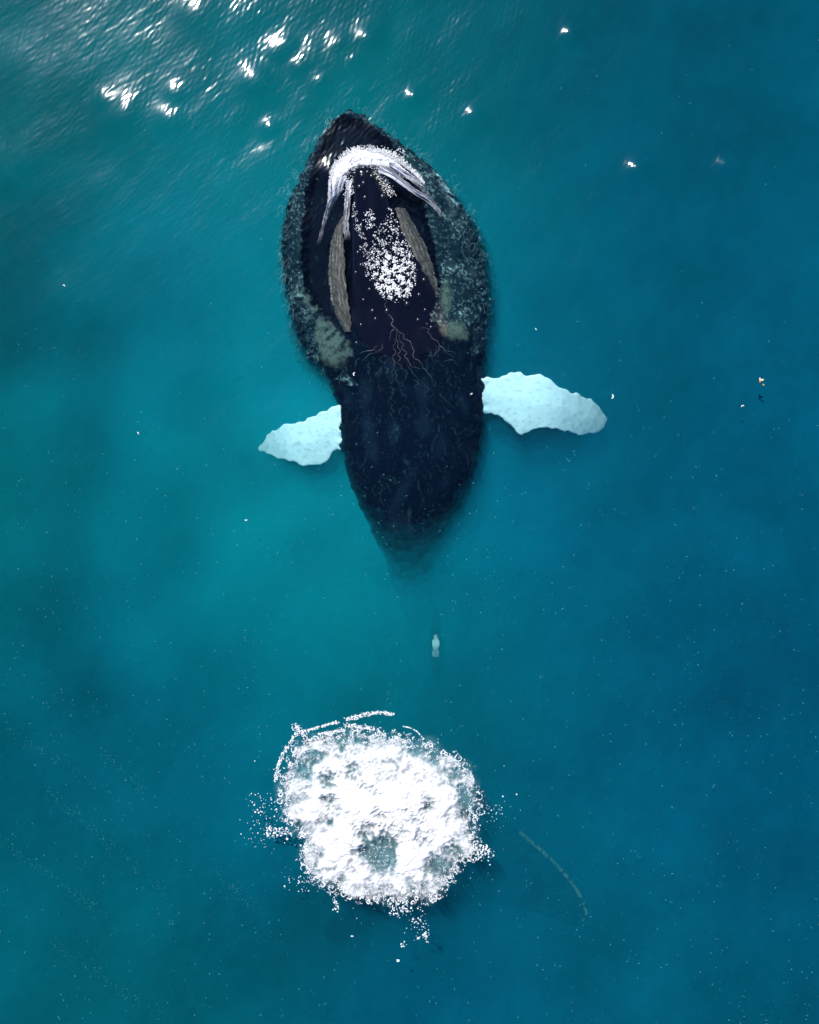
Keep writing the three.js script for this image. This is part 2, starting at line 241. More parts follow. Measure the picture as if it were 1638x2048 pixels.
{ // skin: blue-black, with white flippers, grey-green jaw corners and refracted light painted on the lips
  const c = new Float32Array(vp.length), set = (o, a) => { c[o] = a[0]; c[o + 1] = a[1]; c[o + 2] = a[2]; }, mix = (a, b, t) => [lerp(a[0], b[0], t), lerp(a[1], b[1], t), lerp(a[2], b[2], t)];
  const dark = [0.0018, 0.004, 0.011], mouth = [0.002, 0.003, 0.008], snout = [0.0035, 0.005, 0.013], pale = [0.25, 0.285, 0.275], olive = [0.105, 0.105, 0.085], white = [0.78, 0.80, 0.79];
  for (let o = 0; o < vp.length; o += 3) {
    const x = vp[o], y = vp[o + 1], z = vp[o + 2]; let col = mix(dark, [0.005, 0.010, 0.021], sstep(0.2, 0.8, n3(x * 2.2, y * 2.2, z * 1.2)));
    if (z > -2.9 && z < 0.6) { const v = 1 - Math.abs(n2(x * 6.5 + 0.5 * n2(x * 3, z * 2.5), z * 1.5 + 0.3 * n2(x * 5, z * 5))); col = mix(col, [0.02, 0.038, 0.05], sstep(0.86, 1, v) * (0.25 + 0.5 * sstep(-0.3, 0.7, n2(x * 1.7, z * 1.9 + 3)))); }   // water ripple lines, painted into the skin of the back
    if (z < -1.5) {
      const si = look(inMouth, x, z), T = look(jawTop, x, z);
      if (T > -8 && y < T + 0.12) {
        if (si < -0.02) col = mix(mouth, [0.01, 0.016, 0.024], sstep(0.5, 1, n2(x * 6, z * 3)));
        else {                                         // lip and flank: wavy lines of refracted light, painted pale on the skin
          const wx = x + 0.09 * n2(x * 3.5, z * 3.5) + 0.03 * n2(x * 11, z * 11), wz = z + 0.09 * n2(x * 3.5 + 9, z * 3.5) + 0.03 * n2(x * 11, z * 11 + 7);
          const l1 = 1 - Math.abs(n2(wx * 4.2, wz * 2.6)), l2 = 1 - Math.abs(n2(wx * 9 + 5, wz * 5)), patch = n2(x * 1.5 + 7, z * 1.1);
          let p = clamp(0.95 * sstep(0.88, 1, l1) + 0.7 * sstep(0.88, 1, l2)) * (0.35 + 0.6 * sstep(-0.4, 0.6, patch)) + 0.1 * sstep(0.2, 0.9, patch);
          const bz = (z + 5.8) / 0.85, litStreak = sstep(-0.1, 0.15, bz) * sstep(1.25, 0.8, bz) * Math.exp(-(((x - 0.3 - 0.56 * bz + 0.08 * bz * bz) / 0.085) ** 2)) * sstep(-0.6, 0.3, n2(wx * 5, wz * 3));  // bright streak on the right rim, painted with the same light pattern
          col = mix(mix(dark, [0.01, 0.022, 0.032], 0.6), pale, clamp(p)); col = mix(col, [0.62, 0.66, 0.64], clamp(litStreak) * sstep(-0.7, 0.4, n2(wx * 12, wz * 9)));
        }
      } else if (y > 0.02 && snoutAt(z)) col = mix(snout, [0.005, 0.007, 0.016], sstep(0, 0.9, n2(x * 3, z * 1.5)));
      for (const [p, a, b, e] of lumps) { const q = Math.hypot((x - p.x) / a, (z - p.z) / e); if (q < 1.25 && y > -0.6) col = mix(col, mix(olive, [0.03, 0.045, 0.045], sstep(0.75, 0.98, 1 - Math.abs(n2(x * 4 + 0.5 * n2(x * 6, z * 6), z * 4 + 0.5 * n2(x * 6 + 3, z * 6))))), (1 - sstep(0.35, 1.2, q + 0.2 * n2(x * 8, z * 8))) * 0.95); }
      const bandT = ((z + 3.6) / 1.0), bx = -1.72 + 0.62 * bandT; // pale lip that runs back to the jaw corner
      if (bandT > 0 && bandT < 1.1 && x < -0.9 && y < 0.05 && T > -8) { const q = Math.abs(x - bx - 0.05 * n2(x * 4, z * 6)) / (0.07 + 0.14 * bandT); col = mix(col, mix([0.09, 0.1, 0.09], dark, sstep(-0.3, 0.6, n2(x * 7 + z * 5, z * 3) + 0.5 * n2(x * 20, z * 14))), 0.85 * (1 - sstep(0.6, 1.1, q))); }
    }
    if (z > -2.4 && z < -0.1) {
      const a = look(sFL, x, z), b = look(sFR, x, z);
      if (a < 0.03 && x < -1.13 + 0.05 * n2(x * 5, z * 6) && y < 0.1) col = mix(white, [0.62, 0.64, 0.63], sstep(0.3, 0.8, n2(x * 7, z * 9)));
      if (b < 0.03 && x > 1.2 + 0.05 * n2(x * 5, z * 6) && y < 0.1) col = mix(white, [0.62, 0.64, 0.63], sstep(0.3, 0.8, n2(x * 6 + 4, z * 9)));
    }
    if (z > fin.z - 0.1 && z < fin.z + 0.32 && y > fin.y - 0.24 && Math.abs(x - fin.x) < 0.05 + 0.03 * n2(1, z * 6)) col = [0.5, 0.6, 0.56];
    if (z > 4.5) { const k = look(sFK, x, z); if (k > -0.055 && n2(x * 5, z * 5) > -0.5 && x > 1.9 && z < 5.67 + 1.24 * (x - 2.06) + 0.22) col = [0.18, 0.27, 0.2]; }
    set(o, col);
  }
  bodyGeo.setAttribute('color', new THREE.BufferAttribute(c, 3));
}
console.log('body', vp.length / 3, vi.length / 3);
const whale = new THREE.Group(); named(whale, 'humpback_whale'); whale.position.copy(P(820, 820, -1));
tag(whale, 'dark humpback whale surfacing with gaping mouth and white flippers spread under the water', 'whale');
const skin = new THREE.MeshPhysicalMaterial({ vertexColors: true, roughness: 0.6, specularIntensity: 0.02 }), wetSkin = new THREE.MeshPhysicalMaterial({ vertexColors: true, roughness: 0.15, specularIntensity: 0.22 });
{ const a = bodyGeo.index.array, lo = [], hi = []; for (let i = 0; i < a.length; i += 3) (bodyGeo.attributes.position.getY(a[i]) > 0.015 ? hi : lo).push(a[i], a[i + 1], a[i + 2]); bodyGeo.setIndex([...lo.concat(hi)]); bodyGeo.addGroup(0, lo.length, 0); bodyGeo.addGroup(lo.length, hi.length, 1); }   // skin under water has no sheen, skin in the air does
const inWhale = (g) => g.translate(-whale.position.x, -whale.position.y, -whale.position.z);
part('body', inWhale(bodyGeo), [skin, wetSkin], whale);
// tubercles, each a knob of skin
const knob = new THREE.SphereGeometry(1, 14, 10), knobMat = new THREE.MeshPhysicalMaterial({ color: rgb(0.007, 0.007, 0.013), roughness: 0.25 });
for (const [px, py, r] of [[710, 348, 4.5], [716, 338, 3.5], [724, 351, 5], [735, 346, 4.5], [743, 354, 5.5], [727, 366, 5], [719, 373, 5], [706, 360, 4], [730, 394, 5], [765, 394, 5.5], [738, 433, 5], [760, 455, 4], [728, 470, 4], [716, 505, 4.5], [722, 530, 4.5], [712, 545, 4], [739, 579, 4.5], [727, 600, 4], [745, 622, 5], [751, 638, 4.5], [722, 650, 4], [713, 686, 4.5], [774, 622, 6], [814, 608, 6], [838, 590, 5], [848, 560, 5], [836, 640, 4.5], [850, 620, 4], [862, 655, 4.5], [700, 480, 4]]) {
  let p = P(px, py, 0.2); p = P(px, py, topY(p.x, p.z)); p.y = topY(p.x, p.z); if (p.y < -0.3) continue;
  const m = part('tubercle', knob, knobMat, whale); m.position.copy(p).sub(whale.position); m.scale.set(0.9 * r / PX, r / PX * 0.6, r / PX * 1.1);
}
// baleen: two curtains of plates, ribbed across and frayed at the edge
const curveOf = (list) => new THREE.CatmullRomCurve3(list.map(([px, py, y]) => P(px, py, y)), false, 'centripetal');
const baleenMat = new THREE.MeshStandardMaterial({ vertexColors: true, roughness: 0.7, side: THREE.DoubleSide });
function baleen(inner, outer, label) {
  const a = curveOf(inner), b = curveOf(outer), NS = 260, NT = 26, pos = [], col = [], idx = [];
  for (let i = 0; i <= NS; i++) for (let j = 0; j <= NT; j++) {
    const s = i / NS, t = j / NT, p = a.getPoint(s), q = b.getPoint(s), w = 0.02 * n2(s * 9, t * 2 + 3);
    const rib = Math.sin(s * 190 + 6 * n2(s * 5, t * 1.5) + 3 * n2(s * 17, t * 3)) * (0.6 + 0.4 * n2(s * 11, t * 3)), ridge = 1 - Math.abs(n2(t * 5 + 0.4 * n2(s * 7, 1), s * 2.2 + 9));
    const m = p.lerp(q, clamp(t + (t > 0.9 ? 0.05 * n2(s * 60, 2) : 0))); m.y += 0.05 * Math.sin(t * Math.PI) + 0.002 * rib + 0.004 * sstep(0.8, 1, ridge) + 0.4 * w; m.x += 0.012 * n2(s * 14, t * 3);
    pos.push(m.x, m.y, m.z);
    let line = 0; for (let q = 0; q < 5; q++) line = Math.max(line, Math.exp(-(((t - 0.1 - 0.21 * q - 0.07 * n2(s * 5, q * 3)) / 0.03) ** 2)) * (0.45 + 0.55 * n2(s * 6, q * 5 + 2)));
    const k = clamp(0.34 + 0.13 * rib + 0.1 * n2(s * 9, t * 4) + 0.7 * line), g = lerp(0.012, 0.2, k * k);
    col.push(g * 0.92, g, g * (0.88 + 0.1 * n2(s * 5, t * 4)));
  }
  for (let i = 0; i < NS; i++) for (let j = 0; j < NT; j++) { const o = i * (NT + 1) + j; idx.push(o, o + 1, o + NT + 1, o + 1, o + NT + 2, o + NT + 1); }
  const g = new THREE.BufferGeometry(); g.setAttribute('position', new THREE.Float32BufferAttribute(pos, 3)); g.setAttribute('color', new THREE.Float32BufferAttribute(col, 3)); g.setIndex(idx); g.computeVertexNormals();
  part('baleen', inWhale(g), baleenMat, whale).userData.label = label;
}
baleen([[690, 432, 0.2], [687, 465, 0.18], [689, 507, 0.16], [692, 569, 0.12], [699, 616, 0.08], [703, 664, 0.02]], [[684, 434, 0.1], [667, 465, 0.07], [659, 507, 0.05], [657, 554, 0.03], [666, 616, 0.0], [690, 664, -0.04]], 'tan ribbed baleen curtain hanging from the upper jaw');
baleen([[790, 416, 0.26], [800, 450, 0.26], [812, 490, 0.24], [824, 530, 0.2], [838, 562, 0.13], [862, 594, 0.04]], [[810, 417, 0.12], [830, 452, 0.1], [854, 497, 0.08], [870, 546, 0.05], [878, 580, 0.02], [882, 596, -0.02]], 'grey ribbed baleen curtain behind a patch of foam');
scene.add(shade(whale));

// ---------------------------------------------------------------- foam and splashes
const foamMat = new THREE.MeshStandardMaterial({ color: rgb(0.8, 0.8, 0.8), roughness: 0.9 });
const foamSheetMat = new THREE.MeshStandardMaterial({ vertexColors: true, roughness: 0.85, transparent: true, side: THREE.DoubleSide });
const rgba = (g, c) => g.setAttribute('color', new THREE.Float32BufferAttribute(c, 4));
// boil of white water astern
{
  const up = new THREE.Group(); named(up, 'white_water_boil'); up.position.copy(P(757, 1632, 0)); const o = up.position;
  tag(up, 'round boiling patch of white foam on the sea behind the whale', 'foam');
  const holes = [[752, 1690, 40, 0.95], [770, 1706, 26, 0.9], [611, 1540, 17, 0.8], [652, 1551, 20, 0.6], [702, 1530, 20, 0.55], [658, 1592, 15, 0.6], [931, 1600, 22, 0.75], [940, 1580, 12, 0.5], [859, 1606, 14, 0.5], [661, 1643, 8, 0.9], [870, 1722, 26, 0.45], [838, 1680, 20, 0.4], [835, 1487, 22, 0.7], [871, 1500, 20, 0.6], [900, 1690, 18, 0.6], [912, 1540, 14, 0.5], [596, 1650, 10, 0.8], [680, 1500, 16, 0.4], [632, 1510, 14, 0.6]].map(([px, py, r, w]) => { const p = P(px, py); return [p.x, p.z, r / PX, w]; });
  const dens = (x, z) => {
    const e = -polyDist(FOAM, x + 0.05 * n2(x * 5, z * 5) + 0.03 * n2(x * 13, z * 13), z + 0.05 * n2(x * 5 + 7, z * 5) + 0.03 * n2(x * 13, z * 13 + 9));
    let d = sstep(-0.02, 0.06, e) * (0.52 + 0.42 * sstep(0.05, 0.6, e) + 0.24 * n2(x * 1.7 + 0.4 * n2(x * 2, z * 2), z * 1.7 + 3) + 0.2 * n2(x * 4 + 0.5 * n2(x * 3, z * 3), z * 4));
    for (const [hx, hz, r, w] of holes) d -= 1.15 * w * Math.exp(-(((x - hx) ** 2 + (z - hz) ** 2) / (r * r)) * 1.2) * (0.8 + 0.5 * n2(x * 9, z * 9));
    return [clamp(d + 0.14 * n2(x * 14, z * 14) * (1 - sstep(0.7, 1.3, d)) + 0.09 * n2(x * 33, z * 33) * (1 - sstep(0.8, 1.1, d))), e];
  };
  const xs = [], zs = []; for (let v = P(545, 0).x; v < P(970, 0).x; v += 0.0135) xs.push(v); for (let v = P(0, 1450).z; v < P(0, 1812).z; v += 0.0135) zs.push(v);
  const ds = new Float32Array(xs.length * zs.length), col = [];
  const g = gridMesh(xs, zs, (x, z) => { const [d, e] = dens(x, z); const bil = Math.abs(n2(x * 3.5, z * 3.5)) * 0.016 + Math.abs(n2(x * 9, z * 9)) * 0.003; col.push(0.8, 0.81, 0.82, clamp(0.97 * sstep(0.2, 1.05, d))); ds[col.length / 4 - 1] = d; return 0.03 + d * (0.04 + 0.14 * sstep(0, 1.1, e) + bil); }, (i, j) => ds[j * xs.length + i] < 0.05 && ds[(j + 1) * xs.length + i + 1] < 0.05);
  rgba(g, col); g.translate(-o.x, 0, -o.z); g.computeVertexNormals(); part('foam_sheet', g, foamSheetMat, up);
  const ax = [], az = [], ac = []; for (let v = P(520, 0).x; v < P(1000, 0).x; v += 0.04) ax.push(v); for (let v = P(0, 1425).z; v < P(0, 1840).z; v += 0.04) az.push(v);
  const ag = gridMesh(ax, az, (x, z) => { const e = -polyDist(FOAM, x, z) + 0.1 * n2(x * 2.4, z * 2.4) + 0.05 * n2(x * 7, z * 7); ac.push(0.8, 0.8, 0.8, 0.24 * sstep(-0.14, 0.25, e) * (0.75 + 0.25 * n2(x * 5, z * 5))); return -0.06; });
  rgba(ag, ac); ag.translate(-o.x, 0, -o.z); ag.computeVertexNormals(); part('bubble_cloud', ag, foamSheetMat, up);   // fine bubbles just under the foam
  const L = [];
  const minX = xs[0], maxX = xs[xs.length - 1], minZ = zs[0], maxZ = zs[zs.length - 1];
  for (let k = 0; k < 120000 && L.length < 14000; k++) { // frothy bubbles, densest round the edge and the holes
    const x = lerp(minX, maxX, rnd()), z = lerp(minZ, maxZ, rnd()), [d, e] = dens(x, z), w = e < 0.14 ? (d > 0.05 ? 0.8 : 0.25) : d < 0.45 ? 0.1 : 0;
    if (e > -0.08 && rnd() < w * sstep(-0.35, 0.25, n2(x * 8 + 3, z * 8))) L.push([x - o.x, 0.04 + d * (0.04 + 0.14 * sstep(0, 1.1, e)) + 0.03 * rnd(), z - o.z, 0.002 + 0.006 * rnd() ** 2]);
  }
  for (let k = 0; k < 70; k++) {                       // curling rings of froth along the rim
    const q = FOAM[(k * 17) % FOAM.length], cx = q[0] * 1 + (rnd() - 0.5) * 0.1, cz = q[1] + (rnd() - 0.5) * 0.1, r = 0.02 + 0.055 * rnd() * rnd(), a0 = rnd() * 6.28, arc = 2.5 + 3 * rnd();
    for (let a = 0; a < arc; a += 0.16) L.push([cx + Math.cos(a0 + a) * r * (1 + 0.12 * n2(a * 3, k)) - o.x, 0.05 + 0.03 * rnd(), cz + Math.sin(a0 + a) * r * (1 + 0.2 * n2(a * 2, k + 9)) - o.z, 0.003 + 0.006 * rnd()]);
  }
  blobs('bubbles', L, foamMat, up);
  const rope = [], line = (list, w, n) => { const c = curveOf(list.map(([a, b]) => [a, b, 0.02])); for (let k = 0; k < n; k++) { const t = rnd(), p = c.getPoint(t), ww = w * (0.5 + 0.7 * Math.abs(n2(t * 9, n))); rope.push([p.x + (rnd() - 0.5) * ww - o.x, 0.03 + 0.03 * rnd(), p.z + (rnd() - 0.5) * ww - o.z, 0.004 + 0.007 * rnd()]); } };
  line([[551, 1562], [556, 1535], [566, 1508], [580, 1486], [594, 1465]], 0.07, 210); line([[590, 1466], [612, 1461], [640, 1453], [660, 1447], [678, 1444]], 0.05, 150); line([[692, 1438], [715, 1433], [735, 1428], [752, 1425], [770, 1425], [787, 1430]], 0.075, 260); line([[588, 1452], [600, 1460], [612, 1472]], 0.14, 110);
  line([[637, 1468], [660, 1465], [690, 1460]], 0.05, 110); line([[690, 1450], [720, 1452], [762, 1462]], 0.1, 150); line([[806, 1452], [830, 1460], [848, 1478]], 0.015, 40);
  blobs('foam_ropes', rope, foamMat, up);
  const D = [], spray = (px, py, sx, sy, n, r) => { for (let k = 0; k < n; k++) { const p = P(px + sx * (rnd() + rnd() - 1), py + sy * (rnd() + rnd() - 1), 0.03 + 0.12 * rnd()); D.push([p.x - o.x, p.y, p.z - o.z, r * (0.4 + rnd() * rnd() * 1.3)]); } };
  spray(553, 1664, 34, 16, 90, 0.014); spray(530, 1610, 45, 40, 60, 0.011); spray(520, 1660, 60, 60, 50, 0.009); spray(968, 1706, 26, 18, 110, 0.013); spray(985, 1620, 60, 40, 45, 0.010); spray(800, 1815, 30, 22, 90, 0.012); spray(835, 1850, 30, 40, 50, 0.012); spray(852, 1872, 8, 16, 30, 0.014); spray(808, 1890, 8, 10, 10, 0.015); spray(672, 1806, 8, 20, 22, 0.014); spray(600, 1765, 40, 22, 35, 0.010); spray(795, 1922, 3, 5, 4, 0.014); spray(705, 1873, 4, 4, 3, 0.014); spray(760, 1640, 260, 220, 160, 0.008);
  blobs('spray_drops', D, foamMat, up, ico0);
  scene.add(shade(up));
}
// water thrown and dragged by the tip of the upper jaw
{
  const sp = new THREE.Group(); named(sp, 'snout_splash'); sp.position.copy(P(722, 330, 0)); const o = sp.position;
  tag(sp, 'white splash with streaming curtains of water around the snout tip', 'splash');
  const streakMat = new THREE.MeshPhysicalMaterial({ vertexColors: true, roughness: 0.25, transparent: true, side: THREE.DoubleSide });
  function curtain(a, b, lobes) {
    const ca = curveOf(a), cb = curveOf(b), NS = 90, NT = 22, pos = [], col = [], idx = [];
    for (let i = 0; i <= NS; i++) for (let j = 0; j <= NT; j++) {
      const s = i / NS, t = j / NT, p = ca.getPoint(s).lerp(cb.getPoint(s), t), v = n2(t * lobes + 0.3 * n2(s * 3, lobes), s * 1.6 + lobes), fine = n2(t * lobes * 3, s * 4);
      p.y += 0.03 * v + 0.012 * fine; p.x += 0.008 * n2(s * 12, t * 3); pos.push(p.x - o.x, p.y, p.z - o.z);
      const w = clamp(0.5 + 0.6 * v + 0.3 * fine + 0.35 * (1 - s)), edge = sstep(0, 0.12, t) * sstep(1, 0.88, t), k = lerp(0.22, 0.82, w);
      col.push(k * 0.94, k * 0.96, k * 1.04, clamp(lerp(0.95, 0.35, s) * (0.55 + 0.5 * w) * lerp(0.75, 1, edge)) * (s > 0.9 ? (1 - s) * 10 : 1));
    }
    for (let i = 0; i < NS; i++) for (let j = 0; j < NT; j++) { const q = i * (NT + 1) + j; idx.push(q, q + 1, q + NT + 1, q + 1, q + NT + 2, q + NT + 1); }
    const g = new THREE.BufferGeometry(); g.setAttribute('position', new THREE.Float32BufferAttribute(pos, 3)); rgba(g, col); g.setIndex(idx); g.computeVertexNormals(); part('water_curtain', g, streakMat, sp);
  }
  curtain([[660, 352, 0.42], [656, 372, 0.38], [656, 397, 0.3], [653, 414, 0.24], [647, 433, 0.17], [642, 456, 0.1], [632, 490, 0.03]], [[694, 352, 0.5], [690, 364, 0.44], [686, 379, 0.36], [678, 392, 0.28], [666, 410, 0.2], [652, 446, 0.11], [641, 488, 0.03]], 5);
  curtain([[692, 360, 0.46], [691, 380, 0.4], [690, 400, 0.34], [687, 425, 0.28], [686, 450, 0.24], [690, 482, 0.2]], [[704, 360, 0.5], [702, 380, 0.42], [701, 400, 0.36], [699, 425, 0.3], [697, 450, 0.26], [701, 478, 0.24]], 3);
  curtain([[760, 332, 0.5], [788, 345, 0.44], [811, 362, 0.36], [834, 380, 0.28], [855, 391, 0.2], [872, 406, 0.12], [882, 422, 0.06], [885, 438, 0.02]], [[756, 344, 0.48], [784, 358, 0.4], [808, 375, 0.32], [832, 391, 0.24], [852, 403, 0.16], [866, 416, 0.1], [877, 428, 0.05], [883, 440, 0.01]], 3);
  curtain([[780, 322, 0.5], [810, 340, 0.4], [835, 358, 0.3], [852, 378, 0.2], [862, 392, 0.12]], [[778, 332, 0.5], [804, 350, 0.4], [826, 366, 0.3], [845, 383, 0.2], [860, 395, 0.12]], 4);
  const ARC = curveOf([[664, 385, 0.34], [668, 360, 0.42], [682, 340, 0.46], [700, 324, 0.48], [722, 316, 0.5], [748, 318, 0.5], [775, 324, 0.46], [800, 336, 0.4], [825, 352, 0.32], [846, 370, 0.24]]);
  const WID = (t) => 10.5 * (0.3 + 1.0 * Math.sin(Math.PI * clamp(t * 1.02)) ** 0.8) / PX;
  { // body of the crest, a lumpy roll
    const NS = 170, NT = 26, pos = [], idx = [];
    for (let i = 0; i <= NS; i++) { const t = i / NS, p = ARC.getPoint(t), tg = ARC.getTangent(t), nx = -tg.z, nz = tg.x, w = WID(t) * sstep(0, 0.2, t) * sstep(1, 0.5, t) * 0.95;
      for (let j = 0; j <= NT; j++) { const a = j / NT * 6.2832, k = 1 + 0.26 * n3(t * 14, Math.cos(a) * 1.2, Math.sin(a) * 1.2) + 0.2 * n3(t * 40, Math.cos(a) * 3, Math.sin(a) * 3); pos.push(p.x + nx * Math.cos(a) * w * k - o.x, p.y + Math.sin(a) * w * 0.35 * k, p.z + nz * Math.cos(a) * w * k - o.z); } }
    for (let i = 0; i < NS; i++) for (let j = 0; j < NT; j++) { const q = i * (NT + 1) + j; idx.push(q, q + NT + 1, q + 1, q + 1, q + NT + 1, q + NT + 2); }
    const g = new THREE.BufferGeometry(); g.setAttribute('position', new THREE.Float32BufferAttribute(pos, 3)); g.setIndex(idx); g.computeVertexNormals(); part('foam_crest', g, foamMat, sp);
  }
  const L = [], S = [];
  for (let k = 0; k < 6500; k++) {
    const t = rnd(), p = ARC.getPoint(t), tg = ARC.getTangent(t), nx = tg.z, nz = -tg.x, w = WID(t), side = rnd() < 0.72 ? 1 : -1, out = side * w * (0.7 + 0.95 * rnd() * rnd());
    L.push([p.x + nx * out - o.x, p.y - 0.02 + 0.07 * (rnd() - 0.3), p.z + nz * out - o.z, 0.0025 + 0.006 * rnd() * rnd()]);
  }
  for (let k = 0; k < 620; k++) {                      // jets fringing the crest
    const t = 0.12 + 0.88 * rnd(), p = ARC.getPoint(t), tg = ARC.getTangent(t), nx = tg.z, nz = -tg.x, w = WID(t), out = w * (0.9 + 0.9 * rnd());
    S.push([p.x + nx * out - o.x, p.y - 0.02 + 0.05 * rnd(), p.z + nz * out - o.z, 0.002 + 0.003 * rnd(), 3 + 13 * rnd() * rnd(), Math.atan2(nx, nz) + (rnd() + rnd() - 1) * 1.1, 0]);
  }
  for (let k = 0; k < 380; k++) { const a = 702 + 8 * Math.sin(k), q = k % 3 ? P(lerp(750, 780, k / 380) + 13 * (rnd() + rnd() - 0.8), lerp(340, 390, k / 380) + 12 * (rnd() - 0.5), 0.42 - 0.2 * k / 380) : P(a - 8 + 9 * rnd(), lerp(345, 392, rnd()), 0.44); L.push([q.x - o.x, q.y, q.z - o.z, 0.004 + 0.008 * rnd() * rnd()]); }
  for (let k = 0; k < 260; k++) { const q = P(lerp(690, 810, rnd()), 302 - 14 * rnd() * rnd() + 30 * (rnd() * rnd()), 0.55 + 0.2 * rnd()); L.push([q.x - o.x, q.y, q.z - o.z, 0.003 + 0.006 * rnd()]); }
  blobs('froth', L, foamMat, sp); blobs('spray_jets', S, foamMat, sp, ico0);
  scene.add(shade(sp));
}
// froth lying on the upper jaw
{
  const area = smoothPoly(pts([[737, 503], [748, 470], [770, 440], [779, 415], [796, 427], [820, 460], [828, 503], [832, 532], [831, 576], [818, 590], [796, 600], [776, 598], [752, 576], [739, 540]], 0.25), 3), core = P(779, 556, 0.25), L = [];
  const push = (x, z, r) => { const y = topY(x, z); if (y > -0.2) L.push([x, Math.max(y, 0.02) + r * 0.4, z, r]); };
  for (let k = 0; k < 200000 && L.length < 6800; k++) {
    const x = lerp(-0.85, 0.2, rnd()), z = lerp(-4.95, -3.3, rnd()), s = polyDist(area, x, z), q = Math.hypot((x - core.x - 0.05) / 0.34, (z - core.z) / 0.45);
    const w = sstep(0.03, -0.06, s) * (0.08 + 0.9 * Math.exp(-q * q * 1.5)) * sstep(-0.3, 0.7, 0.8 * n2(x * 8, z * 8) + 0.8 * n2(x * 22, z * 22));
    if (rnd() < w) push(x, z, 0.002 + 0.008 * rnd() ** 3);
  }
  for (let k = 0; k < 700; k++) { const t = rnd(), p = P(lerp(702, 745, t) + 12 * (rnd() - 0.5) * (1 + t), lerp(400, 560, t), 0.3); if (n2(p.x * 9, p.z * 6) > -0.1) push(p.x, p.z, 0.003 + 0.006 * rnd() * rnd()); }
  for (let k = 0; k < 70; k++) { const p = P(738 + 14 * (rnd() + rnd() - 1), 440 + 22 * (rnd() + rnd() - 1), 0.4); push(p.x, p.z, 0.004 + 0.007 * rnd()); }
  const f = blobs('froth_patch', L, foamMat, scene); tag(f, 'speckled white froth lying on top of the whale\'s upper jaw', 'froth', 0, 'stuff'); shade(f);
}
